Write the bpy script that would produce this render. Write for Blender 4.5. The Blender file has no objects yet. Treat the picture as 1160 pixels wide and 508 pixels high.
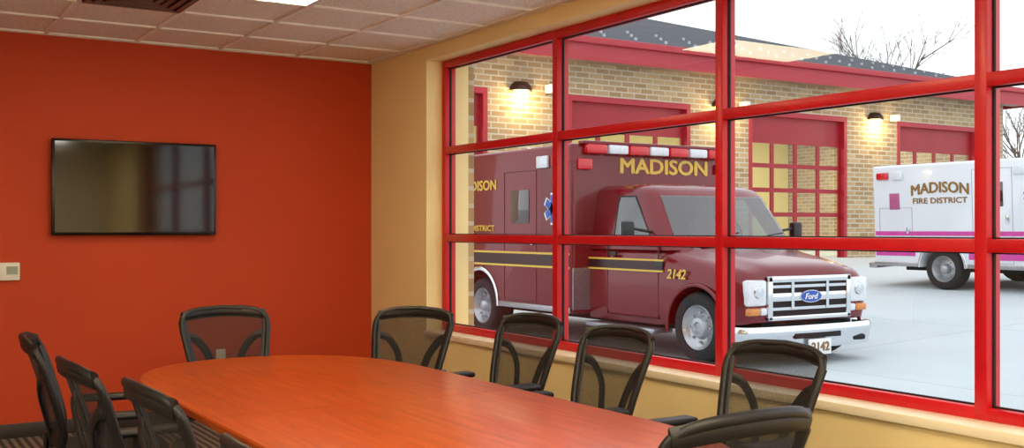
import bpy, bmesh, math, random
from mathutils import Vector, Matrix
random.seed(7)
PI=math.pi
scene=bpy.context.scene
try:
    scene.view_settings.view_transform='Standard'
    scene.view_settings.look='None'
except Exception as e: print(e)
COL=scene.collection

# ------------------------------------------------------------ materials
def lin(c):
    return tuple(((x/255)/12.92 if x/255<=0.04045 else ((x/255+0.055)/1.055)**2.4) for x in c)
def newmat(name):
    m=bpy.data.materials.new(name); m.use_nodes=True
    nt=m.node_tree; b=nt.nodes['Principled BSDF']
    return m,nt,b
def pm(name,rgb,rough=.5,metal=0.,var=.08,scale=8.,emit=None,es=0.,spec=.5,coat=0.,bump=0.,bscale=60.):
    m,nt,b=newmat(name); c=lin(rgb)
    tc=nt.nodes.new('ShaderNodeTexCoord')
    nz=nt.nodes.new('ShaderNodeTexNoise'); nz.inputs['Scale'].default_value=scale; nz.inputs['Detail'].default_value=4
    nt.links.new(tc.outputs['Object'],nz.inputs['Vector'])
    r=nt.nodes.new('ShaderNodeValToRGB')
    r.color_ramp.elements[0].position=.3; r.color_ramp.elements[1].position=.7
    r.color_ramp.elements[0].color=(*[x*(1-var) for x in c],1)
    r.color_ramp.elements[1].color=(*[min(1,x*(1+var)) for x in c],1)
    nt.links.new(nz.outputs['Fac'],r.inputs['Fac']); nt.links.new(r.outputs['Color'],b.inputs['Base Color'])
    b.inputs['Roughness'].default_value=rough; b.inputs['Metallic'].default_value=metal
    b.inputs['Specular IOR Level'].default_value=spec
    b.inputs['Coat Weight'].default_value=coat; b.inputs['Coat Roughness'].default_value=.05
    if emit:
        b.inputs['Emission Color'].default_value=(*lin(emit),1); b.inputs['Emission Strength'].default_value=es
    if bump:
        n2=nt.nodes.new('ShaderNodeTexNoise'); n2.inputs['Scale'].default_value=bscale
        nt.links.new(tc.outputs['Object'],n2.inputs['Vector'])
        bp=nt.nodes.new('ShaderNodeBump'); bp.inputs['Strength'].default_value=bump; bp.inputs['Distance'].default_value=.005
        nt.links.new(n2.outputs['Fac'],bp.inputs['Height']); nt.links.new(bp.outputs['Normal'],b.inputs['Normal'])
    return m

M_orange=pm('orange_paint',(196,68,28),.6,var=.03,scale=1.5,bump=.15,bscale=250,spec=.3)
M_yellow=pm('yellow_paint',(243,220,160),.6,var=.03,scale=1.5,bump=.15,bscale=250,spec=.3)
M_wallpale=pm('pale_cream_paint',(246,234,204),.6,var=.03,scale=1.5)
M_cream=pm('cream_sill',(244,232,200),.4,var=.03)
M_base=pm('dark_baseboard',(52,44,42),.5)
M_red=pm('red_frame_paint',(200,20,32),.35,var=.04)
M_redgate=pm('red_door_paint',(156,20,34),.45,var=.06,scale=2)
M_fascia=pm('red_fascia_metal',(172,26,44),.4,var=.05,scale=1)
M_black=pm('black_plastic',(20,19,19),.45,var=.15)
M_fabric=pm('black_fabric',(26,24,23),.9,var=.2,scale=80,bump=.4,bscale=400)
M_chrome=pm('chrome',(225,228,232),.12,1.,var=.03)
M_alu=pm('diamond_plate',(170,172,176),.3,.9,var=.25,scale=60,bump=.8,bscale=60)
M_tire=pm('tire_rubber',(26,26,28),.8,var=.2)
M_rim=pm('steel_rim',(176,178,182),.3,.7,var=.1)
M_dark=pm('dark_underbody',(14,14,15),.8)
M_tvb=pm('tv_bezel',(10,10,11),.25,var=.1)
M_tvs=pm('tv_screen',(6,8,9),.07,var=.05,coat=.5)
M_white=pm('white_plastic',(232,230,222),.4,var=.03)
M_lcd=pm('lcd_screen',(150,166,150),.2)
M_metal=pm('grey_metal',(120,116,110),.4,.6)
M_light=pm('light_diffuser',(250,240,215),.5,emit=(255,232,190),es=15.)
M_lampglow=pm('lamp_glow',(255,220,150),.5,emit=(255,205,110),es=14.)
M_bronze=pm('dark_bronze',(60,48,40),.4,.5)
M_ambred=pm('crimson_vehicle_paint',(110,3,18),.24,var=.04,scale=2,coat=.5,spec=.3)
M_ambwhite=pm('white_vehicle_paint',(226,230,236),.25,var=.02,scale=2,coat=.5)
M_gold=pm('gold_lettering',(226,186,70),.35,var=.06)
M_blackstripe=pm('black_stripe',(22,16,20),.3)
M_magenta=pm('magenta_stripe',(206,64,156),.35)
M_gbrown=pm('bronze_lettering',(140,100,42),.4)
M_emblem=pm('maroon_pink_emblem',(176,84,130),.4)
M_blue=pm('blue_emblem',(36,84,176),.3)
M_whitev=pm('white_emblem',(235,235,235),.4)
M_lensred=pm('red_lens',(190,16,26),.12,emit=(190,16,26),es=.25,coat=.6)
M_lensclr=pm('clear_lens',(222,226,232),.08,var=.1,scale=40,coat=.6)
M_amber=pm('amber_lens',(214,130,50),.15,coat=.5)
M_vglass=pm('vehicle_glass',(34,42,48),.04,var=.2,scale=3,spec=.9,coat=1.)
M_seatgrey=pm('grey_vehicle_upholstery',(120,116,112),.8,var=.1)
M_dash=pm('grey_dashboard',(66,64,64),.7)
M_seam=pm('panel_seam',(64,5,16),.6)
M_seamw=pm('panel_seam_grey',(150,152,158),.6)
M_bark=pm('bare_bark',(104,88,78),.9,var=.3,scale=20)
M_snow=pm('snow_guard_metal',(170,172,178),.4,.3)
M_ivory=pm('bay_wall_paint',(232,216,140),.7,var=.05)
M_bayfloor=pm('bay_floor',(120,112,100),.6)
M_soffit=pm('soffit_panel',(150,120,100),.6)

def m_carpet():
    m,nt,b=newmat('striped_carpet')
    tc=nt.nodes.new('ShaderNodeTexCoord'); w=nt.nodes.new('ShaderNodeTexWave'); w.bands_direction='X'
    w.inputs['Scale'].default_value=6; w.inputs['Distortion'].default_value=.6
    n=nt.nodes.new('ShaderNodeTexNoise'); n.inputs['Scale'].default_value=180
    mx=nt.nodes.new('ShaderNodeMath'); mx.operation='MULTIPLY'
    r=nt.nodes.new('ShaderNodeValToRGB'); r.color_ramp.elements[0].color=(*lin((44,40,38)),1); r.color_ramp.elements[1].color=(*lin((176,162,144)),1)
    nt.links.new(tc.outputs['Object'],w.inputs['Vector']); nt.links.new(tc.outputs['Object'],n.inputs['Vector'])
    nt.links.new(w.outputs['Fac'],mx.inputs[0]); nt.links.new(n.outputs['Fac'],mx.inputs[1])
    nt.links.new(mx.outputs[0],r.inputs['Fac']); nt.links.new(r.outputs['Color'],b.inputs['Base Color'])
    b.inputs['Roughness'].default_value=.95
    return m
M_carpet=m_carpet()
def m_tile():
    m,nt,b=newmat('acoustic_tile')
    tc=nt.nodes.new('ShaderNodeTexCoord'); n=nt.nodes.new('ShaderNodeTexNoise'); n.inputs['Scale'].default_value=130; n.inputs['Detail'].default_value=3
    r=nt.nodes.new('ShaderNodeValToRGB'); r.color_ramp.elements[0].position=.34; r.color_ramp.elements[1].position=.42
    r.color_ramp.elements[0].color=(*lin((184,178,168)),1); r.color_ramp.elements[1].color=(*lin((246,244,236)),1)
    nt.links.new(tc.outputs['Object'],n.inputs['Vector']); nt.links.new(n.outputs['Fac'],r.inputs['Fac'])
    nt.links.new(r.outputs['Color'],b.inputs['Base Color']); b.inputs['Roughness'].default_value=.9
    return m
M_tile=m_tile()
M_grid=pm('ceiling_grid_metal',(248,246,240),.5,var=.02)
def m_wood():
    m,nt,b=newmat('cherry_veneer')
    tc=nt.nodes.new('ShaderNodeTexCoord'); mp=nt.nodes.new('ShaderNodeMapping'); mp.inputs['Scale'].default_value=(14,1.0,14)
    n=nt.nodes.new('ShaderNodeTexNoise'); n.inputs['Scale'].default_value=2.4; n.inputs['Detail'].default_value=7; n.inputs['Roughness'].default_value=.6; n.inputs['Distortion'].default_value=.5
    r=nt.nodes.new('ShaderNodeValToRGB'); e=r.color_ramp.elements
    e[0].position=.28; e[0].color=(*lin((158,60,18)),1); e[1].position=.75; e[1].color=(*lin((208,98,36)),1)
    x=e.new(.5); x.color=(*lin((184,78,24)),1)
    n2=nt.nodes.new('ShaderNodeTexNoise'); n2.inputs['Scale'].default_value=1.6; n2.inputs['Detail'].default_value=3
    r2=nt.nodes.new('ShaderNodeValToRGB'); r2.color_ramp.elements[0].color=(.86,.84,.82,1); r2.color_ramp.elements[1].color=(1,1,1,1)
    mx=nt.nodes.new('ShaderNodeMixRGB'); mx.blend_type='MULTIPLY'; mx.inputs['Fac'].default_value=1
    nt.links.new(tc.outputs['Object'],mp.inputs['Vector']); nt.links.new(mp.outputs['Vector'],n.inputs['Vector']); nt.links.new(tc.outputs['Object'],n2.inputs['Vector'])
    nt.links.new(n.outputs['Fac'],r.inputs['Fac']); nt.links.new(n2.outputs['Fac'],r2.inputs['Fac'])
    nt.links.new(r.outputs['Color'],mx.inputs[1]); nt.links.new(r2.outputs['Color'],mx.inputs[2])
    nt.links.new(mx.outputs['Color'],b.inputs['Base Color'])
    b.inputs['Roughness'].default_value=.3; b.inputs['Specular IOR Level'].default_value=.4
    return m
M_wood=m_wood()
def m_glass(name,tint,k,base):
    m=bpy.data.materials.new(name); m.use_nodes=True; nt=m.node_tree; nt.nodes.clear()
    o=nt.nodes.new('ShaderNodeOutputMaterial'); t=nt.nodes.new('ShaderNodeBsdfTransparent'); g=nt.nodes.new('ShaderNodeBsdfGlossy')
    t.inputs['Color'].default_value=(*tint,1); g.inputs['Roughness'].default_value=0.0
    lw=nt.nodes.new('ShaderNodeLayerWeight'); lw.inputs['Blend'].default_value=.5
    p=nt.nodes.new('ShaderNodeMath'); p.operation='POWER'; p.inputs[1].default_value=3
    a=nt.nodes.new('ShaderNodeMath'); a.operation='MULTIPLY_ADD'; a.inputs[1].default_value=k; a.inputs[2].default_value=base
    mx=nt.nodes.new('ShaderNodeMixShader')
    nt.links.new(lw.outputs['Facing'],p.inputs[0]); nt.links.new(p.outputs[0],a.inputs[0]); nt.links.new(a.outputs[0],mx.inputs[0])
    nt.links.new(t.outputs[0],mx.inputs[1]); nt.links.new(g.outputs[0],mx.inputs[2]); nt.links.new(mx.outputs[0],o.inputs[0])
    return m
M_glass=m_glass('window_glass',(.93,.96,.96),.7,.05)
M_wshield=m_glass('windshield_glass',(.45,.55,.56),.9,.14)
def m_meshfab():
    m=bpy.data.materials.new('mesh_fabric'); m.use_nodes=True; nt=m.node_tree; b=nt.nodes['Principled BSDF']
    o=[n for n in nt.nodes if n.type=='OUTPUT_MATERIAL'][0]
    b.inputs['Base Color'].default_value=(*lin((30,27,26)),1); b.inputs['Roughness'].default_value=.8
    t=nt.nodes.new('ShaderNodeBsdfTransparent'); mx=nt.nodes.new('ShaderNodeMixShader')
    tc=nt.nodes.new('ShaderNodeTexCoord'); n=nt.nodes.new('ShaderNodeTexNoise'); n.inputs['Scale'].default_value=200
    a=nt.nodes.new('ShaderNodeMath'); a.operation='MULTIPLY_ADD'; a.inputs[1].default_value=.3; a.inputs[2].default_value=.56
    nt.links.new(tc.outputs['Object'],n.inputs['Vector']); nt.links.new(n.outputs['Fac'],a.inputs[0]); nt.links.new(a.outputs[0],mx.inputs[0])
    nt.links.new(t.outputs[0],mx.inputs[1]); nt.links.new(b.outputs[0],mx.inputs[2]); nt.links.new(mx.outputs[0],o.inputs[0])
    return m
M_mesh=m_meshfab()
def m_brick(name,c1,c2,mortar,sc,bw,rh,ms=.012,axis='XZ'):
    m,nt,b=newmat(name)
    tc=nt.nodes.new('ShaderNodeTexCoord'); s=nt.nodes.new('ShaderNodeSeparateXYZ'); c=nt.nodes.new('ShaderNodeCombineXYZ')
    nt.links.new(tc.outputs['Object'],s.inputs[0])
    if axis=='XZ':
        ad=nt.nodes.new('ShaderNodeMath'); nt.links.new(s.outputs['X'],ad.inputs[0]); nt.links.new(s.outputs['Y'],ad.inputs[1])
        nt.links.new(ad.outputs[0],c.inputs['X']); nt.links.new(s.outputs['Z'],c.inputs['Y'])
    else:
        nt.links.new(s.outputs['X'],c.inputs['X']); nt.links.new(s.outputs['Y'],c.inputs['Y'])
    br=nt.nodes.new('ShaderNodeTexBrick'); br.inputs['Scale'].default_value=sc
    br.inputs['Brick Width'].default_value=bw; br.inputs['Row Height'].default_value=rh; br.inputs['Mortar Size'].default_value=ms
    br.inputs['Color1'].default_value=(*lin(c1),1); br.inputs['Color2'].default_value=(*lin(c2),1); br.inputs['Mortar'].default_value=(*lin(mortar),1)
    if axis!='XZ': br.offset=0
    nt.links.new(c.outputs[0],br.inputs['Vector'])
    n=nt.nodes.new('ShaderNodeTexNoise'); n.inputs['Scale'].default_value=.7; n.inputs['Detail'].default_value=6
    nt.links.new(tc.outputs['Object'],n.inputs['Vector'])
    r=nt.nodes.new('ShaderNodeValToRGB'); r.color_ramp.elements[0].color=(.82,.82,.82,1); r.color_ramp.elements[1].color=(1,1,1,1)
    nt.links.new(n.outputs['Fac'],r.inputs['Fac'])
    mx=nt.nodes.new('ShaderNodeMixRGB'); mx.blend_type='MULTIPLY'; mx.inputs['Fac'].default_value=1
    nt.links.new(br.outputs['Color'],mx.inputs[1]); nt.links.new(r.outputs['Color'],mx.inputs[2]); nt.links.new(mx.outputs[0],b.inputs['Base Color'])
    b.inputs['Roughness'].default_value=.85
    return m
M_brick=m_brick('tan_brick',(198,168,124),(164,134,96),(206,194,170),1,.40,.135,.018)
M_conc=m_brick('concrete_slabs',(204,212,216),(198,206,210),(176,182,186),1,4.2,4.2,.012,'XY')
M_shingle=m_brick('grey_shingles',(70,76,86),(56,62,72),(42,46,54),1,.4,.16,.02,'XY')

# ------------------------------------------------------------ mesh builder
class MB:
    def __init__(s): s.v=[];s.f=[];s.m=[]
    def add(s,vs,fs,mat=0):
        o=len(s.v); s.v+= [tuple(v) for v in vs]; s.f+=[tuple(i+o for i in f) for f in fs]; s.m+=[mat]*len(fs); return s
    def box(s,c,sz,bev=0.,mat=0,rot=None,seg=2):
        bm=bmesh.new(); bmesh.ops.create_cube(bm,size=1)
        for v in bm.verts: v.co=Vector((v.co.x*sz[0],v.co.y*sz[1],v.co.z*sz[2]))
        if bev: bmesh.ops.bevel(bm,geom=bm.edges[:],offset=min(bev,min(sz)*.49),segments=seg,profile=.5,affect='EDGES')
        M=(rot.to_4x4() if rot else Matrix.Identity(4)); c=Vector(c)
        bm.verts.index_update()
        s.add([M@v.co+c for v in bm.verts],[[v.index for v in f.verts] for f in bm.faces],mat); bm.free(); return s
    def bb(s,a,b,bev=0.,mat=0):
        return s.box([(a[i]+b[i])/2 for i in range(3)],[abs(b[i]-a[i]) for i in range(3)],bev,mat)
    def loft(s,rings,mat=0,cap=True,closed=True):
        n=len(rings[0]); vs=[p for r in rings for p in r]; fs=[]
        for i in range(len(rings)-1):
            for j in range(n if closed else n-1):
                k=(j+1)%n; fs.append((i*n+j,i*n+k,(i+1)*n+k,(i+1)*n+j))
        if cap: fs.append(tuple(range(n))[::-1]); fs.append(tuple((len(rings)-1)*n+j for j in range(n)))
        return s.add(vs,fs,mat)
    def cyl(s,p0,p1,r0,r1=None,n=16,mat=0):
        if r1 is None:r1=r0
        p0=Vector(p0);p1=Vector(p1);d=(p1-p0).normalized(); a=d.orthogonal().normalized(); b=d.cross(a)
        R=[[p+ (a*math.cos(2*PI*i/n)+b*math.sin(2*PI*i/n))*r for i in range(n)] for p,r in((p0,r0),(p1,r1))]
        return s.loft(R,mat)
    def lathe(s,prof,c,axis='X',n=32,mat=0,cap=False):
        rings=[]
        for a,r in prof:
            ring=[]
            for i in range(n):
                t=2*PI*i/n; u=r*math.cos(t); w=r*math.sin(t)
                p={'X':(a,u,w),'Y':(u,a,w),'Z':(u,w,a)}[axis]
                ring.append((p[0]+c[0],p[1]+c[1],p[2]+c[2]))
            rings.append(ring)
        return s.loft(rings,mat,cap)
    def sweep(s,path,a,b,ref=(0,1,0),closed=False,n=8,mat=0,taper=None):
        P=[Vector(p) for p in path]; N=len(P); rings=[]; ref=Vector(ref)
        for i in range(N):
            if closed: t=(P[(i+1)%N]-P[i-1])
            else: t=P[min(i+1,N-1)]-P[max(i-1,0)]
            t.normalize(); x=t.cross(ref); 
            if x.length<1e-4: x=t.orthogonal()
            x.normalize(); y=x.cross(t).normalized()
            k=taper(i/(N-1)) if taper else 1
            rings.append([P[i]+x*(a*k*math.cos(2*PI*j/n))+y*(b*k*math.sin(2*PI*j/n)) for j in range(n)])
        if closed: rings.append(rings[0])
        return s.loft(rings,mat,cap=not closed)
    def quad(s,pts,mat=0): return s.add(pts,[tuple(range(len(pts)))],mat)
    def prism(s,poly,f0,f1,mat=0):
        return s.loft([[f0(p) for p in poly],[f1(p) for p in poly]],mat)
    def mesh(s,name,mats,ang=35,smooth=True,recalc=True):
        me=bpy.data.meshes.new(name); me.from_pydata(s.v,[],s.f); 
        for m in (mats if isinstance(mats,(list,tuple)) else [mats]): me.materials.append(m)
        me.polygons.foreach_set('material_index',s.m)
        if recalc:
            bm=bmesh.new(); bm.from_mesh(me); bmesh.ops.recalc_face_normals(bm,faces=bm.faces); bm.to_mesh(me); bm.free()
        if smooth:
            me.polygons.foreach_set('use_smooth',[True]*len(me.polygons)); me.set_sharp_from_angle(angle=math.radians(ang))
        me.update(); return me
def catmull(P,k=6):
    P=[Vector(p) for p in P]; out=[]
    for i in range(len(P)-1):
        p0=P[max(i-1,0)];p1=P[i];p2=P[i+1];p3=P[min(i+2,len(P)-1)]
        for j in range(k):
            t=j/k; out.append(.5*((2*p1)+(p2-p0)*t+(2*p0-5*p1+4*p2-p3)*t*t+(3*p1-p0-3*p2+p3)*t**3))
    out.append(P[-1]); return out
def link(o): COL.objects.link(o); return o
def thing(name,label,category,loc=(0,0,0),rot=(0,0,0),group=None,mesh=None):
    o=bpy.data.objects.new(name,mesh); link(o); o.location=loc; o.rotation_euler=rot
    if mesh is None: o.empty_display_size=.1
    o['label']=label; o['category']=category
    if group: o['group']=group
    return o
def part(parent,name,mesh,label=None):
    o=bpy.data.objects.new(name,mesh); link(o); o.parent=parent
    if label:o['label']=label
    return o
def struct(name,mesh,label=None):
    o=bpy.data.objects.new(name,mesh); link(o); o['kind']='structure'
    if label:o['label']=label
    return o
def boolean(me,cutter_mb):
    a=bpy.data.objects.new('t1',me); b=bpy.data.objects.new('t2',cutter_mb.mesh('c',[]) ); link(a);link(b)
    m=a.modifiers.new('b','BOOLEAN'); m.object=b; m.operation='DIFFERENCE'; m.solver='EXACT'
    dg=bpy.context.evaluated_depsgraph_get(); dg.update()
    r=bpy.data.meshes.new_from_object(a.evaluated_get(dg),depsgraph=dg)
    bpy.data.objects.remove(a); bpy.data.objects.remove(b)
    r.polygons.foreach_set('use_smooth',[True]*len(r.polygons)); r.set_sharp_from_angle(angle=math.radians(30))
    return r
def text_mb(body,h,width,face,center,mb=None,mat=0,bold=.0,arc=0,shear=0,ext=.004):
    """h = cap height, width = overall; face '-X' or '-Y' gives the side it faces"""
    cu=bpy.data.curves.new('t','FONT'); cu.body=body; cu.size=1; cu.extrude=.01; cu.align_x='CENTER'; cu.shear=shear; cu.resolution_u=3
    o=bpy.data.objects.new('t',cu); link(o); dg=bpy.context.evaluated_depsgraph_get(); dg.update()
    me=bpy.data.meshes.new_from_object(o.evaluated_get(dg),depsgraph=dg); bpy.data.objects.remove(o)
    xs=[v.co.x for v in me.vertices]; ys=[v.co.y for v in me.vertices]
    x0,x1,y0,y1=min(xs),max(xs),min(ys),max(ys)
    mb=mb or MB()
    shifts=[(0,0)] if not bold else [(-bold,0),(0,bold*.6),(bold,0),(0,-bold*.6)]
    for i,(sx,sy) in enumerate(shifts):
        vs=[]
        for v in me.vertices:
            x=(v.co.x-(x0+x1)/2)/(x1-x0)*width+sx*h; y=(v.co.y-(y0+y1)/2)/(y1-y0)*h+sy*h; z=(ext+.0006*i if v.co.z>0 else 0)
            y-=arc*(x*x)/(width*width/4)
            if face=='-X': p=(-z,-x,y)
            elif face=='-Y': p=(x,-z,y)
            vs.append((p[0]+center[0],p[1]+center[1],p[2]+center[2]))
        mb.add(vs,[tuple(p.vertices) for p in me.polygons],mat)
    bpy.data.meshes.remove(me); return mb

# ------------------------------------------------------------ camera
cam=bpy.data.cameras.new('camera'); co=bpy.data.objects.new('camera',cam); link(co)
co.location=(0,0,1.44); co.rotation_euler=(PI/2,0,-math.radians(32.1)); cam.lens=37.37; cam.sensor_width=36; cam.shift_y=.0052; cam.clip_end=500
scene.camera=co

# ------------------------------------------------------------ room
XW=3.67; YB=8.03; H=2.8; XL=-2.6; YS=-2.6; XO=4.03
OY0,OY1=-.455,7.05; OZ0,OZ1=.68,2.70
struct('floor',MB().bb((XL-.2,YS-.2,-.1),(XO,YB+.2,0)).mesh('floor',M_carpet),'dark grey striped carpet floor')
struct('wall_north',MB().bb((XL-.2,YB,0),(XO,YB+.2,H+.1)).mesh('w',M_orange),'burnt orange painted end wall')
struct('wall_west',MB().bb((XL-.2,YS,0),(XL,YB,H+.1)).mesh('w',M_wallpale),'cream painted wall')
struct('wall_south',MB().bb((XL-.2,YS-.2,0),(XO,YS,H+.1)).mesh('w',M_wallpale),'cream painted wall')
we=MB()
we.bb((XW,YS,0),(XO,YB,OZ0-.004)); we.bb((XW,YS,OZ1),(XO,YB,H+.1)); we.bb((XW,YS,OZ0-.004),(XO,OY0,OZ1)); we.bb((XW,OY1,OZ0-.004),(XO,YB,OZ1))
struct('wall_east',we.mesh('w',M_yellow,smooth=False),'yellow painted wall with a long window opening')
struct('ceiling',MB().bb((XL,YS,H+.012),(XW,YB,H+.1)).mesh('c',M_tile),'speckled acoustic tile drop ceiling')
g=MB(); x=1.18-.61*8
while x<XW:
    if x>XL: g.bb((x-.012,YS,H),(x+.012,YB,H+.013))
    x+=.61
y=6.15-.61*15
while y<YB:
    if y>YS: g.bb((XL,y-.012,H-.0005),(XW,y+.012,H+.0125))
    y+=.61
g.bb((XL,YB-.022,H-.001),(XW,YB,H+.012)); g.bb((XW-.022,YS,H-.001),(XW,YB,H+.012))
struct('trim_1',g.mesh('g',M_grid),'white metal ceiling grid')
struct('trim_2',MB().bb((XW-.025,OY0,OZ0-.035),(3.803,OY1,OZ0+.006),.005).mesh('s',M_cream),'cream window sill')
struct('baseboard_north',MB().bb((XL,YB-.012,0),(XW,YB,.10),.004).mesh('b',M_base))
struct('baseboard_east',MB().bb((XW-.012,YS,0),(XW,YB-.012,.10),.004).mesh('b',M_base))
struct('baseboard_west',MB().bb((XL,YS,0),(XL+.012,YB-.012,.10),.004).mesh('b',M_base))
# window
fw=MB(); FX0,FX1=3.80,3.89
ys=(7.025,5.55,4.06,2.575,1.08,-.43)
for i,yc in enumerate(ys):
    fw.bb((FX0,yc-.027,OZ0),(FX1,yc+.027,OZ1),.003)
for zc in (2.674,2.03,1.375,.708):
    for i in range(5): fw.bb((FX0+.001,ys[i+1]+.026,zc-.027),(FX1-.001,ys[i]-.026,zc+.027),.003)
win=struct('window_1',fw.mesh('window_frame',M_red),'red metal grid window with large panes')
gl=MB(); gk=MB()
zs=(2.674,2.03,1.375,.708)
for i in range(5):
    for j in range(3):
        y0,y1=ys[i+1]+.02,ys[i]-.02; z0,z1=zs[j+1]+.02,zs[j]-.02
        gl.quad([(3.845,y0,z0),(3.845,y0,z1),(3.845,y1,z1),(3.845,y1,z0)])
        a=.033
        gk.bb((3.838,ys[i+1]+.02,zs[j+1]+.027),(3.852,ys[i+1]+a,zs[j]-.027)); gk.bb((3.838,ys[i]-a,zs[j+1]+.027),(3.852,ys[i]-.02,zs[j]-.027))
        gk.bb((3.838,y0,zs[j+1]+.02),(3.852,y1,zs[j+1]+a)); gk.bb((3.838,y0,zs[j]-a),(3.852,y1,zs[j]-.02))
o=part(win,'window_pane',gl.mesh('glass',M_glass,recalc=False),'clear window glass')
o=part(win,'gasket',gk.mesh('gasket',M_dark),'black rubber gaskets')
struct('trim_3',MB().bb((XO,YS,-.1),(XO+.06,YB+.2,OZ0-.02)).bb((XO,YS,OZ1+.02),(XO+.06,YB+.2,3.3)).bb((XO,OY1+.02,OZ0-.02),(XO+.06,YB+.2,OZ1+.02)).mesh('x',M_brick,smooth=False),'tan brick outer facing')

# ceiling lights
def troffer(x0,y0,w,d):
    cx,cy=x0+w/2,y0+d/2
    t=thing('ceiling_light','recessed rectangular ceiling light with glowing diffuser','light fixture',(cx,cy,H),group='recessed ceiling lights')
    f=MB()
    f.bb((-w/2+.012,-d/2+.012,-.006),(w/2-.012,-d/2+.04,.01)).bb((-w/2+.012,d/2-.04,-.006),(w/2-.012,d/2-.012,.01))
    f.bb((-w/2+.012,-d/2+.04,-.006),(-w/2+.04,d/2-.04,.01)).bb((w/2-.04,-d/2+.04,-.006),(w/2-.012,d/2-.04,.01))
    part(t,'light_frame',f.mesh('f',M_white))
    part(t,'diffuser',MB().bb((-w/2+.04,-d/2+.04,-.003),(w/2-.04,d/2-.04,.008)).mesh('d',M_light))
for (a,b) in ((1.18,5.54),(1.18,3.1),(1.18,.66),(-1.26,.66),(-1.26,-1.78),(1.18,-1.78)):
    troffer(a,b,1.22,.61)
for (x,y,e) in ((-1.6,1.9,80),(-.4,-.6,80),(2.2,-.6,65)):  # unseen fill lights, added to brighten the room beyond its ceiling fixtures
    la=bpy.data.lights.new('room_fill','AREA'); la.energy=e; la.size=1.1; la.color=(1,.91,.79)
    lo=bpy.data.objects.new('room_fill',la); link(lo); lo.location=(x,y,2.74)
v=thing('air_vent','square louvered metal air diffuser set in the ceiling','air vent',(1.485,6.455,H))
mb=MB()
for k in range(5):
    s=.285-.055*k; zz=-.008+.002*k
    for sx,sy,ex,ey in ((-s,-s,s,-s+.035),(-s,s-.035,s,s),(-s,-s+.035,-s+.035,s-.035),(s-.035,-s+.035,s,s-.035)):
        mb.bb((sx,sy,zz),(ex,ey,zz+.006))
part(v,'louver',mb.mesh('l',M_metal)); part(v,'vent_back',MB().bb((-.29,-.29,.004),(.29,.29,.011)).mesh('b',M_dark))

# TV
tv=thing('television','wide black flat-screen television mounted on the orange wall','television',(1.79,YB,1.737))
part(tv,'bezel',MB().bb((-.575,-.075,-.34),(.575,-.035,.34),.008).mesh('b',M_tvb))
part(tv,'screen',MB().bb((-.555,-.078,-.318),(.555,-.074,.322)).mesh('s',M_tvs),'glossy dark screen')
part(tv,'wall_mount',MB().bb((-.25,-.036,-.2),(.25,0,.2)).mesh('m',M_metal))
th=thing('thermostat','white wall thermostat with small grey display','thermostat',(.955,YB,1.15))
part(th,'thermostat_body',MB().bb((-.065,-.03,-.062),(.065,0,.062),.008).mesh('b',M_white))
part(th,'display',MB().bb((-.02,-.033,-.02),(.05,-.029,.035)).mesh('d',M_lcd))
ol=thing('wall_outlet','white double wall outlet plate on the orange wall','outlet',(2.42,YB,.47))
part(ol,'cover_plate',MB().bb((-.037,-.007,-.058),(.037,0,.058),.003).mesh('p',M_white))
part(ol,'socket',MB().bb((-.016,-.010,.008),(.016,-.006,.038),.002).bb((-.016,-.010,-.038),(.016,-.006,-.008),.002).mesh('s',M_cream))

# ------------------------------------------------------------ table
TX=1.825; TW=.685; TY0,TY1=2.15,5.72; TYM=(TY0+TY1)/2
tab=thing('conference_table','long oval cherry wood conference table with polished top','table',(TX,TYM,0))
L=(TY1-TY0)/2
def half(sgn,inset=0):
    pts=[]; e=.88; yc=L-e; n=28
    for i in range(n+1):
        t=PI*i/n; c=math.cos(t); s_=math.sin(t)
        pts.append((math.copysign(abs(c)**(2/2.25),c)*(TW-inset), sgn*(yc+(e-inset)*abs(s_)**(2/2.25))))
    g_=.0016
    return [(TW-inset,sgn*g_)]+pts+[(-TW+inset,sgn*g_)]
for s_ in (1,-1):
    rings=[]
    for z,ins in ((.703,.008),(.706,.001),(.732,0),(.738,.004),(.740,.010)):
        rings.append([(p[0],p[1],z) for p in half(s_,ins)])
    part(tab,'tabletop',MB().loft(rings).mesh('t',M_wood,25))
for yy in (-1.05,1.05):
    mb=MB(); mb.bb((-.22,yy-.035,.02),(.22,yy+.035,.703),.01); mb.bb((-.30,yy-.06,0),(.30,yy+.06,.03),.008)
    part(tab,'table_leg',mb.mesh('l',M_wood))
part(tab,'modesty_beam',MB().bb((-.02,-1.02,.45),(.02,1.02,.69),.004).mesh('m',M_wood))

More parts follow.
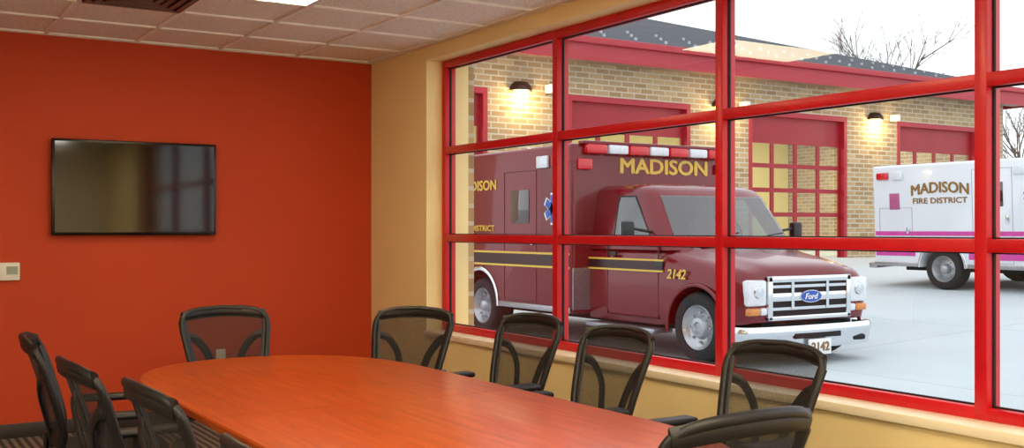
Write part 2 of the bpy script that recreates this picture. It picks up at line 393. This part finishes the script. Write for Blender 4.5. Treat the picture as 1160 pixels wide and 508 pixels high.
# ------------------------------------------------------------ office chair
def chair():
    c=thing('office_chair','black mesh-back office chair with armrests','chair')
    def S(u,v,off=0):
        w=.19+.078*v
        return Vector((u*w,-.235-.125*v**1.3+.06*u*u-off,.50+.452*v+.025*(1-u*u)*v))
    rings=[]
    for z,k in ((.405,.80),(.42,.95),(.44,1.0),(.475,1.0),(.492,.95),(.498,.80)):
        r=[]
        for i in range(40):
            t=2*PI*i/40; cc=math.cos(t); ss=math.sin(t)
            xx=math.copysign(abs(cc)**.5,cc)*.25*k; yy=math.copysign(abs(ss)**.5,ss)*.24*k
            zz=z-(.03*max(0,(yy-.12)/.12)**2)
            r.append((xx,yy+.01,zz))
        rings.append(r)
    part(c,'seat',MB().loft(rings).mesh('seat',M_fabric,50))
    loop=[]
    for i in range(72):
        t=2*PI*i/72; cc=math.cos(t); ss=math.sin(t); ex=.30 if ss>0 else .45
        loop.append(S(math.copysign(abs(cc)**ex,cc),.5+.5*math.copysign(abs(ss)**ex,ss)))
    mb=MB().sweep(loop,.017,.014,closed=True)
    mb.sweep([S(u,.955,.004) for u in (-.93,-.7,-.4,0,.4,.7,.93)],.030,.012)
    for sg in (1,-1):
        mb.sweep(catmull([S(sg*.96,.72,.006),S(sg*.72,.66,.012),S(sg*.46,.47,.016),S(sg*.34,.22,.012),S(sg*.30,.0,.008)],6),.023,.009)
        mb.sweep([S(sg*.95,v,.004) for v in (.25,.45,.7,.9)],.024,.010)
    mb.sweep([S(u,.10,.006) for u in (-.85,-.4,0,.4,.85)],.035,.010)
    bk=part(c,'backrest',mb.mesh('backrest',M_black,60))
    g_=MB(); nu,nv=14,14; vs=[];fs=[]
    for j in range(nv+1):
        for i in range(nu+1):
            u=-1+2*i/nu; v=-1+2*j/nv
            uu=u*math.sqrt(max(0,1-v**8/8)); vv=v*math.sqrt(max(0,1-u**8/8))
            vs.append(S(uu*.985,.5+.5*vv*.985))
    for j in range(nv):
        for i in range(nu):
            a=j*(nu+1)+i; fs.append((a,a+1,a+nu+2,a+nu+1))
    g_.add(vs,fs); part(bk,'mesh_panel',g_.mesh('mesh_panel',M_mesh,80),'see-through black mesh')
    mb=MB().sweep(catmull([(0,.0,.395),(0,-.18,.385),(0,-.255,.42),(0,-.262,.56)],6),.035,.012,ref=(0,.7,.7))
    part(c,'back_bracket',mb.mesh('bracket',M_black,60))
    for sg in (1,-1):
        p=MB().sweep(catmull([(sg*.12,-.02,.405),(sg*.25,-.02,.405),(sg*.285,-.02,.44),(sg*.285,-.02,.64)],5),.026,.012,ref=(sg*.5,0,.86))
        a=part(c,'armrest',p.mesh('armrest',M_black,60))
        part(a,'arm_pad',MB().box((sg*.283,.01,.655),(.085,.25,.03),.014,seg=4).mesh('arm_pad',M_black,60))
    part(c,'gas_column',MB().cyl((0,0,.10),(0,0,.30),.03,.03).cyl((0,0,.30),(0,0,.385),.018).box((0,0,.39),(.2,.24,.035),.01).mesh('gas',M_black))
    b=MB().cyl((0,0,.07),(0,0,.12),.05,.04)
    for k in range(5):
        a=2*PI*k/5+.3; d=Vector((math.cos(a),math.sin(a),0))
        b.sweep([d*.03+Vector((0,0,.105)),d*.16+Vector((0,0,.095)),d*.30+Vector((0,0,.072))],.028,.016,ref=(0,0,1),taper=lambda t:1-.35*t)
    ba=part(c,'star_base',b.mesh('base',M_black,60))
    for k in range(5):
        a=2*PI*k/5+.3; d=Vector((math.cos(a),math.sin(a),0)); e=Vector((-d.y,d.x,0)); p=d*.295
        w=MB()
        for sg in(1,-1): w.cyl(p+e*sg*.008+Vector((0,0,.028)),p+e*sg*.026+Vector((0,0,.028)),.028,.026,16)
        w.cyl(p+Vector((0,0,.03)),p+Vector((0,0,.075)),.008)
        part(ba,'caster',w.mesh('caster',M_black))
    return c
def copytree(src,parent=None):
    n=src.copy(); COL.objects.link(n)
    if parent: n.parent=parent
    for ch in src.children: copytree(ch,n)
    return n
ch0=chair()
LB={'w':'black mesh-back office chair between table and window wall','l':'black mesh-back office chair tucked along the table side','h':'black mesh-back office chair at the head of the table'}
spots=[(1.88,5.86,180,'h'),(2.53,5.34,122,'w'),(2.79,4.71,95,'w'),(2.73,3.91,90,'w'),(2.85,3.04,90,'w'),
       (1.00,4.95,-99,'l'),(1.00,3.98,-88,'l'),(1.08,3.28,-88,'l'),(1.06,2.20,-90,'l'),(1.91,2.27,2,'h')]
for i,(x,y,r,k) in enumerate(spots):
    c=ch0 if i==0 else copytree(ch0)
    c.location=(x,y,0); c.rotation_euler=(0,0,math.radians(r)); c['label']=LB[k]; c['group']='office chairs around the table'

# ------------------------------------------------------------ exterior ground
def gz(x): 
    return .03 if x<9.8 else min(.03+.045*(x-9.8),.62)
xsn=[XO+.06,9.8,22.9,140]
mb=MB()
for a,b in zip(xsn[:-1],xsn[1:]):
    mb.quad([(a,-30,gz(a)),(b,-30,gz(b)),(b,120,gz(b)),(a,120,gz(a))])
mb.quad([(-30,YB+.25,.03),(XO+.06,YB+.25,.03),(XO+.06,120,.03),(-30,120,.03)])
o=struct('ground',mb.mesh('ground',M_conc,recalc=False),'pale grey concrete apron')

# ------------------------------------------------------------ fire station building
FY=21.0
bd=thing('garage_building','tan brick garage building with red bay doors and dark shingle roof','building',(0,FY,0))
doors=[(8.6,12.5),(14.75,18.65),(20.75,24.65),(26.9,30.8)]
DT=4.7; DB=.5
w=MB()
edges=[2.0]+[e for d in doors for e in d]+[32.2]
for i in range(0,len(edges),2): w.bb((edges[i],0,-.2),(edges[i+1],.35,5.6))
for d in doors: w.bb((d[0],0,DT),(d[1],.35,5.6)); w.bb((d[0],.0,-.2),(d[1],.35,.50))
w.bb((31.85,.35,-.2),(32.2,17.5,5.6)); w.bb((2.0,.35,-.2),(2.35,17.5,5.6)); w.bb((2.35,17.15,-.2),(31.85,17.5,5.6))
part(bd,'brick_wall',w.mesh('brick',M_brick,smooth=False),'tan brick wall')
iv=MB(); iv.bb((2.4,9.0,.5),(31.8,9.2,5.5)); iv.bb((2.4,.36,5.4),(31.8,9.0,5.5))
part(bd,'bay_lining',iv.mesh('bay',M_ivory,smooth=False),'warm yellow interior wall')
part(bd,'bay_floor',MB().bb((2.4,.36,.40),(31.8,9.0,.51)).mesh('bf',M_bayfloor,smooth=False))
for d in doors:
    x0,x1=d; dm=MB(); fr=MB()
    fr.bb((x0,-.02,DB),(x0+.12,.2,DT)).bb((x1-.12,-.02,DB),(x1,.2,DT)).bb((x0+.12,-.02,DT-.14),(x1-.12,.2,DT))
    nr=6; a0,a1=x0+.12,x1-.12; zt=DT-.14; hgt=(zt-DB)/nr
    dm.bb((a0,.14,zt-hgt*1.0),(a1,.19,zt))
    for k in range(1,nr+1):
        z=zt-hgt*k; dm.bb((a0,.135,z-.06 if k<nr else z),(a1,.195,z+.06))
    nc=4
    for k in range(nc+1):
        xx=a0+(a1-a0)*k/nc; dm.bb((xx-.06,.14,DB),(xx+.06,.192,zt-hgt*.9))
    do=part(bd,'garage_door',dm.mesh('gd',M_redgate,smooth=False),'red sectional bay door with glass panels')
    part(do,'door_frame',fr.mesh('gf',M_fascia,smooth=False))
    part(do,'door_glass',MB().quad([(a0,.165,DB),(a1,.165,DB),(a1,.165,zt-hgt),(a0,.165,zt-hgt)]).mesh('gg',M_glass,recalc=False))
ex0,ex1,ey0,ey1=1.4,32.8,-.6,18.1; ez=5.98; rz=9.05; mid=(ey0+ey1)/2; hp=mid-ey0
A=(ex0,ey0,ez);B=(ex1,ey0,ez);C=(ex1,ey1,ez);D=(ex0,ey1,ez);R0=(ex0+hp,mid,rz);R1=(ex1-hp,mid,rz)
rf=MB().quad([A,B,R1,R0]).quad([B,C,R1]).quad([C,D,R0,R1]).quad([D,A,R0])
part(bd,'roof',rf.mesh('roof',M_shingle,smooth=False),'dark grey shingle hip roof')
fs_=MB()
fs_.bb((ex0,ey0-.05,5.45),(ex1,ey0,6.0)).bb((ex1,ey0-.05,5.45),(ex1+.05,ey1,6.0)).bb((ex0-.05,ey0-.05,5.45),(ex0,ey1,6.0)).bb((ex0,ey1,5.45),(ex1,ey1+.05,6.0))
fs_.bb((ex0,ey0-.16,5.84),(ex1+.1,ey0-.05,6.0),.02)
part(bd,'fascia',fs_.mesh('fascia',M_fascia,smooth=False),'red metal fascia and gutter')
part(bd,'soffit',MB().bb((ex0,ey0,5.5),(ex1,.0,5.54)).mesh('sf',M_soffit,smooth=False))
sg_=MB()
sl=(rz-ez)/hp
for row in range(3):
    dy=.8+row*.8; x=3+.5*(row%2)
    while x<ex1-dy-.4:
        sg_.box((x,ey0+dy,ez+sl*dy+.03),(.08,.04,.08)); x+=1.0
o=part(bd,'snow_guard',sg_.mesh('sg',M_snow,smooth=False),'rows of small metal snow guards'); o['kind']='stuff'
for x in (10.5,16.7,22.7,28.8):
    la=bpy.data.lights.new('bay_lamp','AREA'); la.energy=300; la.size=2.5; la.color=(1,.95,.80)
    lo=bpy.data.objects.new('bay_lamp',la); link(lo); lo.location=(x,FY+4.5,5.3)
for i,(x,z) in enumerate(((7.3,4.75),(13.4,4.75),(19.7,4.75),(25.85,4.75))):
    l=thing('wall_lamp','lit bronze half-dome wall lamp on the brick wall','lamp',(x,FY,z),group='wall lamps on the brick piers')
    rings=[]
    for zz,r in ((.16,.05),(.14,.16),(.05,.24),(-.06,.27)):
        rings.append([(math.cos(PI+PI*k/16)*r*1.1,math.sin(PI+PI*k/16)*r,zz) for k in range(17)])
    part(l,'lamp_shade',MB().loft(rings).mesh('sh',M_bronze,60))
    part(l,'lamp_lens',MB().loft([[(math.cos(PI+PI*k/12)*.2,math.sin(PI+PI*k/12)*.18-.02,zz) for k in range(13)] for zz in(-.061,-.10)]).mesh('le',M_lampglow))
    s=bpy.data.lights.new('lamp_bulb','POINT'); s.energy=70; s.color=(1,.74,.36); s.shadow_soft_size=.12
    so=bpy.data.objects.new('lamp_bulb',s); link(so); so.location=(x,FY-.3,z-.28)
    k=thing('security_camera','small white camera box on the brick wall','camera',(x+.75,FY,z+.02),group='cameras beside the wall lamps')
    part(k,'camera_housing',MB().box((0,-.16,0),(.16,.28,.2),.02).mesh('ch',M_white)); part(k,'camera_bracket',MB().bb((-.03,-.05,-.14),(.03,0,-.02)).cyl((0,-.03,-.12),(0,-.12,-.1),.02).mesh('cb',M_metal))

# ------------------------------------------------------------ ambulance
def ambulance(white,loc,rot,label):
    P=M_ambwhite if white else M_ambred
    seam=M_seamw if white else M_seam
    A=thing('ambulance',label,'ambulance',loc,rot)
    HW=1.275; y0,y1=1.86,5.5; z0,z1=.40,(2.30 if white else 2.44); WY=4.02; wr=.375
    zl=z1-.2
    body=MB().box((0,(y0+y1)/2,(z0+z1)/2),(2*HW,y1-y0,z1-z0),.05,seg=3).mesh('module',[P])
    body=boolean(body,MB().cyl((-2,WY,.40),(2,WY,.40),.46,n=40))
    mod=part(A,'box_body',body,'tall rectangular patient compartment')
    for sg in (-1,1):
        X=sg*(HW+.004)
        for (a,b,c_,d_) in ((2.62,3.38,.50,2.15),(4.62,5.35,.75,1.5)):
            s=MB(); t=.006
            for (p,q,r,u) in ((a,a+t,c_,d_),(b-t,b,c_,d_),(a,b,c_,c_+t),(a,b,d_-t,d_)):
                s.bb((X-sg*.006,p,r),(X+sg*.001,q,u))
            dd=part(mod,'compartment_door',s.mesh('cd',seam,smooth=False))
            part(dd,'door_handle',MB().box((X+sg*.012,a+.09,(c_+d_)/2-.05),(.02,.05,.12),.006).mesh('h',M_chrome))
        part(mod,'side_window',MB().box((X,3.0,1.70),(.012,.42,.42),.004).mesh('sw',M_vglass))
        ring=[(X+sg*.006,WY+.48*math.cos(t*PI/20),.40+.48*math.sin(t*PI/20)) for t in range(0,21)]
        part(mod,'wheel_arch_trim',MB().sweep(ring,.025,.012,ref=(1,0,0)).mesh('wa',M_chrome,60))
        part(mod,'rub_rail',MB().box((X+sg*.01,(y0+3.5)/2,.44),(.03,1.6,.07),.008).box((X+sg*.01,5.0,.44),(.03,.98,.07),.008).mesh('rr',M_alu))
        for yy in (2.12,y1-.25):
            part(mod,'warning_light',MB().box((X+sg*.015,yy,zl),(.04,.26,.13),.015).mesh('wl',M_lensred))
            part(mod,'scene_light',MB().box((X+sg*.015,yy+(.34 if yy<3 else -.34),zl),(.04,.24,.15),.012).mesh('sl',M_lensclr))
    st=MB(); st2=MB()
    for sg in (-1,1):
        X=sg*HW
        if white:
            st.bb((X-sg*.004,y0+.05,.98),(X+sg*.006,y1-.05,1.06)); st.bb((X-sg*.004,y0+.05,.56),(X+sg*.006,WY-.55,.72)); st.bb((X-sg*.004,WY+.55,.60),(X+sg*.006,y1-.05,.72))
        else:
            st.bb((X-sg*.004,y0+.05,.96),(X+sg*.006,y1-.05,1.10))
            st2.bb((X-sg*.004,y0+.05,1.10),(X+sg*.007,y1-.05,1.125)); st2.bb((X-sg*.004,y0+.05,.935),(X+sg*.007,y1-.05,.96))
            Xc=sg*1.02
            st.bb((Xc-sg*.004,.5,.96),(Xc+sg*.014,y0,1.06))
            st2.bb((Xc-sg*.004,.5,1.06),(Xc+sg*.015,y0,1.08)); st2.bb((Xc-sg*.004,.5,.94),(Xc+sg*.015,y0,.96))
    part(mod,'side_stripe',st.mesh('st',M_magenta if white else M_blackstripe,smooth=False),'magenta stripe' if white else 'black stripe')
    if not white: part(mod,'gold_pinstripe',st2.mesh('st2',M_gold,smooth=False),'gold pinstripes')
    if white:
        t=text_mb('MADISON',.19,1.18,'-X',(-HW-.004,4.03,1.86),bold=.05,arc=.05)
        text_mb('FIRE DISTRICT',.10,1.12,'-X',(-HW-.004,4.03,1.62),mb=t,bold=.04)
        part(mod,'lettering',t.mesh('tx',M_gbrown,smooth=False,recalc=False),'bronze lettering')
        rb=MB(); cy,cz=2.18,1.72
        pts=catmull([(-HW-.012,cy-.15,cz-.2),(-HW-.012,cy+.12,cz+.08),(-HW-.012,cy,cz+.2),(-HW-.012,cy-.12,cz+.08),(-HW-.012,cy+.15,cz-.2)],8)
        rb.sweep(pts,.03,.008,ref=(1,0,0)); part(mod,'ribbon_emblem',rb.mesh('rb',M_emblem,60),'pink ribbon emblem')
        em=MB().box((-HW-.004,5.0,1.62),(.01,.22,.30),.003)
        part(mod,'emblem_plate',em.mesh('em',M_emblem))
    else:
        t=text_mb('MADISON',.13,.97,'-X',(-HW-.004,4.07,2.0),bold=.05)
        text_mb('DISTRICT',.075,.62,'-X',(-HW-.004,3.93,1.425),mb=t,bold=.04)
        text_mb('FIRE',.075,.26,'-X',(-HW-.004,4.45,1.425),mb=t,bold=.04)
        text_mb('2142',.1,.3,'-X',(-1.035,.27,.93),mb=t,bold=.04,shear=.2)
        part(mod,'lettering',t.mesh('tx',M_gold,smooth=False,recalc=False),'gold lettering')
    t=text_mb('MADISON',.18,1.40,'-Y',(.15,y0-.004,2.19-(.1 if white else 0)),bold=.06)
    part(mod,'front_lettering',t.mesh('tf',M_gold if not white else M_gbrown,smooth=False,recalc=False),'gold lettering above the cab')
    for mat,k,dx in ((M_whitev,1.15,0),(M_blue,1,.003)):
        s=MB()
        for a in (0,60,120):
            s.box((-HW-.004-dx,2.25,1.66),(.006,.09*k,.34*k),0,rot=Matrix.Rotation(math.radians(a),3,'X'))
        part(mod,'star_emblem',s.mesh('star',mat,smooth=False),'six-barred blue medical star' if dx else 'white star outline')
    for sg in (-1,1):
        part(mod,'corner_guard',MB().bb((sg*(HW-.01),y0-.012,.45),(sg*1.0,y0+.002,.95)).mesh('cg',M_alu),'diamond plate guard')
    lb=MB()
    for k in range(7):
        lb.box((-.96+.32*k,y0-.05,z1-.065),(.29,.1,.11),.02,mat=[0,1,0,1,0,1,0][k])
    part(mod,'light_bar',lb.mesh('lb',[M_lensred,M_lensclr]),'row of red and clear warning lights')
    part(mod,'light_bar_housing',MB().bb((-1.15,y0-.07,z1-.01),(1.15,y0+.05,z1+.03),.01).mesh('lh',P))
    for sg in (-1,1): part(mod,'front_warning_light',MB().box((sg*1.1,y0-.02,z1-.25),(.2,.05,.13),.015).mesh('fl',M_lensred))
    def sec(y,hw,zt,zb):
        h=[(hw-.04,zb),(hw,zb+.12),(hw,.72),(hw-.004,zt-.22),(hw-.018,zt-.14),(hw-.05,zt-.075),(hw-.10,zt-.03),(hw-.17,zt-.008),(hw-.26,zt+.0),(hw-.33,zt+.03),(hw*.45,zt+.045),(hw*.15,zt+.052)]
        return [(a,y,b) for a,b in h]+[(-a,y,b) for a,b in h[::-1]]
    S_=[(-.635,.78,.865,.47),(-.63,.84,.91,.46),(-.61,.89,.95,.45),(-.56,.925,.985,.44),(-.48,.95,1.012,.43),(-.36,.97,1.04,.42),(-.2,.99,1.07,.41),(0,1.005,1.105,.40),(.2,1.015,1.145,.39),(.42,1.02,1.19,.38),(.62,1.02,1.23,.36),(1.88,1.02,1.23,.36)]
    cb=MB().loft([sec(*q) for q in S_]).mesh('cab',[P],30)
    cb=boolean(cb,MB().cyl((-2,0,.37),(2,0,.37),.45,n=40))
    cab=part(A,'cab_body',cb,'hood, fenders and cab doors')
    for sg in (-1,1):
        ring=[(sg*(1.005),.455*math.cos(t*PI/20),.37+.455*math.sin(t*PI/20)) for t in range(-1,22)]
        part(cab,'fender_lip',MB().sweep(ring,.024,.018,ref=(1,0,0)).mesh('fl',P,60))
        part(cab,'running_board',MB().box((sg*1.0,1.15,.30),(.28,1.25,.05),.01).mesh('rb',M_alu))
        dr=MB(); X=sg*1.02; t=.010
        for (p,q,r,u) in ((.58,.58+t,.42,1.22),(1.5,1.5+t,.42,1.22),(.58,1.5,.42,.42+t)): dr.bb((X-sg*.01,p,r),(X+sg*.002,q,u))
        d_=part(cab,'cab_door',dr.mesh('dr',seam,smooth=False))
        part(d_,'door_handle',MB().box((X+sg*.015,1.38,1.13),(.03,.14,.05),.01).mesh('dh',M_black))
    def prm(z):
        K=[(1.18,.40,1.0),(1.26,.46,.99),(1.80,.84,.90),(1.88,.93,.86),(1.93,1.08,.76)]
        if z<=K[0][0]: return K[0][1:]
        for a,b in zip(K,K[1:]):
            if z<=b[0]:
                t=(z-a[0])/(b[0]-a[0]); return a[1]+(b[1]-a[1])*t,a[2]+(b[2]-a[2])*t
        return K[-1][1:]
    rings=[]
    for z in (1.18,1.26,1.5,1.8,1.85,1.88,1.91,1.93):
        yf,hw=prm(z); r=[(-hw,1.88,z),(-hw,yf+.22,z),(-hw+.02,yf+.10,z),(-hw+.07,yf+.03,z)]
        for s in (-1,-.66,-.33,0,.33,.66,1): r.append((s*(hw-.13),yf-.05*(1-s*s),z))
        r+=[(hw-.07,yf+.03,z),(hw-.02,yf+.10,z),(hw,yf+.22,z),(hw,1.88,z)]
        rings.append(r)
    ghm=MB().loft(rings).mesh('gh',P,50)
    cr=[]
    for z in (1.275,1.785):
        yf,hw=prm(z); w_=hw-.13; cr.append([(-w_,yf-.3,z),(w_,yf-.3,z),(w_,1.72,z),(-w_,1.72,z)])
    ghm=boolean(ghm,MB().loft(cr))
    sw=[(.74,1.285),(1.41,1.285),(1.41,1.775),(1.11,1.775)]
    ghm=boolean(ghm,MB().prism(sw,lambda p:(-1.3,p[0],p[1]),lambda p:(1.3,p[0],p[1])))
    part(cab,'cab_roof',ghm)
    wsh=[]
    for z in (1.265,1.45,1.63,1.795):
        yf,hw=prm(z); wsh.append([(s*(hw-.115),yf-.05*(1-s*s)-.010,z) for s in (-1,-.66,-.33,0,.33,.66,1)])
    part(cab,'windshield',MB().loft(wsh,cap=False,closed=False).mesh('ws',M_wshield,60,recalc=False))
    part(cab,'dashboard',MB().box((0,.78,1.27),(1.6,.36,.10),.04).mesh('da',M_dash))
    part(cab,'cab_lining',MB().bb((-.80,1.70,1.275),(.80,1.715,1.78)).mesh('cl',M_dash))
    for sg in (-1,1):
        part(cab,'cab_seat',MB().box((sg*.45,1.48,1.36),(.46,.14,.36),.05,seg=3).box((sg*.45,1.46,1.62),(.26,.10,.17),.04,seg=3).mesh('cs',M_seatgrey))
    part(cab,'steering_wheel',MB().sweep([(.45+.19*math.cos(2*PI*k/24),1.02+.08*math.sin(2*PI*k/24),1.40+.16*math.sin(2*PI*k/24)) for k in range(24)],.014,.014,ref=(0,.9,-.4),closed=True).cyl((.45,.85,1.28),(.45,1.02,1.40),.03).mesh('sw',M_black,60))
    for sg in (-1,1):
        q=[]
        for (yy,z) in ((.72,1.27),(1.42,1.27),(1.42,1.79),(1.12,1.79)):
            q.append((sg*(prm(z)[1]+.004),yy,z))
        part(cab,'cab_window',MB().quad(q).mesh('cw',M_wshield,recalc=False))
        fr=MB().sweep(q,.014,.006,ref=(1,0,0),closed=True); part(cab,'window_surround',fr.mesh('wf',M_black))
        m_=MB().box((sg*1.31,.76,1.38),(.15,.09,.24),.03).mesh('mi',M_black)
        mr=part(cab,'side_mirror',m_); part(mr,'mirror_arm',MB().cyl((sg*1.0,.76,1.25),(sg*1.24,.76,1.32),.016).cyl((sg*.97,.76,1.38),(sg*1.24,.76,1.42),.016).mesh('ma',M_black))
        part(mr,'mirror_glass',MB().box((sg*1.31,.807,1.38),(.12,.004,.20)).mesh('mg',M_chrome))
    wp=MB()
    for xx in (-.45,.25): wp.sweep([(xx,.395,1.265),(xx+.25,.42,1.34),(xx+.5,.44,1.37)],.008,.006)
    part(cab,'wiper',wp.mesh('wp',M_black))
    part(cab,'cowl_vent',MB().bb((-.62,.31,1.215),(.62,.40,1.236)).mesh('cv',M_black))
    gr=MB(); F=-.64
    gx,gz0,gz1=.62,.47,.93
    gr.bb((-gx,F-.03,gz1-.07),(gx,F+.05,gz1),.015).bb((-gx,F-.03,gz0),(gx,F+.05,gz0+.05),.015).bb((-gx,F-.03,gz0),(-gx+.07,F+.05,gz1),.015).bb((gx-.07,F-.03,gz0),(gx,F+.05,gz1),.015)
    gr.bb((-gx+.05,F-.02,.665),(gx-.05,F+.03,.755),.012)
    gr.bb((-.28,F-.022,.58),(-.24,F+.03,.87)).bb((.24,F-.022,.58),(.28,F+.03,.87))
    gr.bb((-gx+.05,F-.015,.575),(gx-.05,F+.02,.605)).bb((-gx+.05,F-.015,.805),(gx-.05,F+.02,.835))
    gg=part(cab,'grille',gr.mesh('gr',M_chrome),'chrome grille')
    part(gg,'grille_insert',MB().bb((-gx+.03,F+.0,gz0+.02),(gx-.03,F+.04,gz1-.03)).mesh('gi',M_dark))
    ov=[(math.cos(2*PI*k/32),math.sin(2*PI*k/32)) for k in range(32)]
    badge=MB().prism(ov,lambda p:(p[0]*.16,F-.018,.71+p[1]*.066),lambda p:(p[0]*.16,F-.032,.71+p[1]*.066)).prism(ov,lambda p:(p[0]*.15,F-.03,.71+p[1]*.058),lambda p:(p[0]*.15,F-.036,.71+p[1]*.058),1)
    text_mb('Ford',.06,.19,'-Y',(0,F-.036,.71),mb=badge,mat=2,shear=.3,bold=.03)
    part(gg,'badge',badge.mesh('bd',[M_chrome,M_blue,M_whitev],recalc=False),'blue oval badge')
    for sg in (-1,1):
        hl=MB()
        hl.box((sg*.76,F+.03,.76),(.27,.1,.27),.03)
        h_=part(cab,'headlight',hl.mesh('hl',M_lensclr)); part(h_,'turn_signal',MB().box((sg*.80,F+.03,.57),(.17,.1,.08),.02).mesh('ts',M_amber))
        part(h_,'lower_lens',MB().box((sg*.665,F+.03,.57),(.09,.1,.08),.02).mesh('ll',M_lensclr))
        part(h_,'headlight_bulb',MB().lathe([(-.03,.001),(-.028,.06),(0,.075),(.02,.075)],(sg*.75,F-.01,.77),'Y',24).mesh('hb',M_chrome,60))
        part(cab,'side_marker_light',MB().box((sg*.965,-.40,.80),(.03,.16,.09),.01).mesh('sm',M_lensred))
    path=catmull([(-.98,-.42,.30),(-.97,-.58,.30),(-.86,-.69,.30),(-.4,-.745,.30),(.4,-.745,.30),(.86,-.69,.30),(.97,-.58,.30),(.98,-.42,.30)],5)
    rings=[]
    for i,p in enumerate(path):
        t=(path[min(i+1,len(path)-1)]-path[max(i-1,0)]).normalized(); n=Vector((t.y,-t.x,0))
        rings.append([p+n*a+Vector((0,0,b)) for a,b in ((-.06,.11),(.0,.12),(.02,.09),(.02,.03),(0,.0),(0,-.06),(-.015,-.12),(-.06,-.13))])
    bu=part(cab,'front_bumper',MB().loft(rings).mesh('bu',M_chrome,50),'chrome bumper')
    part(bu,'bumper_intake',MB().bb((-.34,-.775,.285),(.34,-.74,.34),.005).bb((-.78,-.735,.22),(-.55,-.69,.28),.02).bb((.55,-.735,.22),(.78,-.69,.28),.02).mesh('bi',M_dark))
    lp=MB().bb((-.165,-.795,.11),(.165,-.775,.275),.004)
    l_=part(bu,'license_plate',lp.mesh('lp',M_whitev)); part(l_,'plate_number',text_mb('2142',.09,.26,'-Y',(0,-.796,.195),bold=.04).mesh('pn',M_gbrown,smooth=False,recalc=False))
    part(A,'chassis',MB().bb((-.6,-.55,.28),(.6,5.3,.62)).bb((-.12,-.1,.3),(.12,5.2,.45)).cyl((-.9,0,.375),(.9,0,.375),.05).cyl((-.9,WY,.375),(.9,WY,.375),.06).mesh('cs',M_dark,smooth=False))
    part(A,'rear_bumper',MB().bb((-1.2,y1,.35),(1.2,y1+.2,.45),.02).mesh('rbm',M_alu))
    for yy,xo in ((0,.99),(WY,1.245)):
        for sg in (-1,1):
            a=-.24 if yy==0 else -.30
            prof=[(0-.03,.23),(0,.25),(.008,.33),(-.02,.365),(-.05,.375),(a+.05,.375),(a+.01,.36),(a,.25)]
            wl=MB().lathe([(sg*(q[0]),q[1]) for q in prof],(sg*xo,yy,.375),'X',40)
            w_=part(A,'wheel',wl.mesh('tire',M_tire,50),'black tire with steel rim')
            rp=[(-.03,.001),(-.03,.05),(-.01,.06),(-.015,.10),(-.07,.13),(-.06,.19),(-.03,.215),(-.008,.235),(-.02,.25),(-.06,.25)] if yy==0 else [(.0,.001),(.0,.05),(-.02,.07),(-.12,.09),(-.13,.16),(-.05,.21),(-.008,.235),(-.02,.25),(-.06,.25)]
            rm=MB().lathe([(sg*q[0],q[1]) for q in rp],(sg*xo,yy,.375),'X',40)
            for k in range(8):
                t=2*PI*k/8; rm.cyl((sg*(xo-.08),yy+.155*math.cos(t),.375+.155*math.sin(t)),(sg*(xo-.04),yy+.155*math.cos(t),.375+.155*math.sin(t)),.013,n=6)
            part(w_,'rim',rm.mesh('rim',M_rim,50))
    return A
ambulance(False,(8.575,8.44,.03),(0,0,0),'crimson box ambulance with gold lettering parked outside the window')
ambulance(True,(18.05,8.10,gz(18.05)),(0,-.045,0),'white box ambulance with magenta stripes parked on the concrete')

# ------------------------------------------------------------ bare trees
def tree(x,y,h,seed,label='tall bare leafless tree behind the garage building'):
    rnd=random.Random(seed); mb=MB()
    def br(p,d,l,r,lv):
        e=p+d*l; mb.cyl(p,e,r,r*.65,5)
        if lv==0: return
        for k in range(4 if lv>1 else 3):
            a=d.orthogonal().normalized(); a.rotate(Matrix.Rotation(rnd.uniform(0,2*PI),3,d)); nd=(d+a*rnd.uniform(.35,.8)+Vector((0,0,.15))).normalized()
            br(p+d*l*rnd.uniform(.55,1),nd,l*rnd.uniform(.55,.78),r*.5,lv-1)
    br(Vector((0,0,0)),Vector((0,0,1)),h*.36,h*.014,5)
    t=thing('bare_tree',label,'tree',(x,y,gz(x)),group='bare trees behind the buildings',mesh=mb.mesh('tree',M_bark,smooth=False))
for i,(x,y,h) in enumerate(((57,46,16),(50,31.0,10),(60,36.5,12),(72,42,12))): tree(x,y,h,i+3)

# ------------------------------------------------------------ world
w=bpy.data.worlds.new('world'); scene.world=w; w.use_nodes=True; nt=w.node_tree; bg=nt.nodes['Background']
tc=nt.nodes.new('ShaderNodeTexCoord'); n=nt.nodes.new('ShaderNodeTexNoise'); n.inputs['Scale'].default_value=1.5
r=nt.nodes.new('ShaderNodeValToRGB'); r.color_ramp.elements[0].color=(.84,.91,1,1); r.color_ramp.elements[1].color=(1,1,1,1)
nt.links.new(tc.outputs['Generated'],n.inputs['Vector']); nt.links.new(n.outputs['Fac'],r.inputs['Fac']); nt.links.new(r.outputs['Color'],bg.inputs['Color'])
bg.inputs['Strength'].default_value=1.75
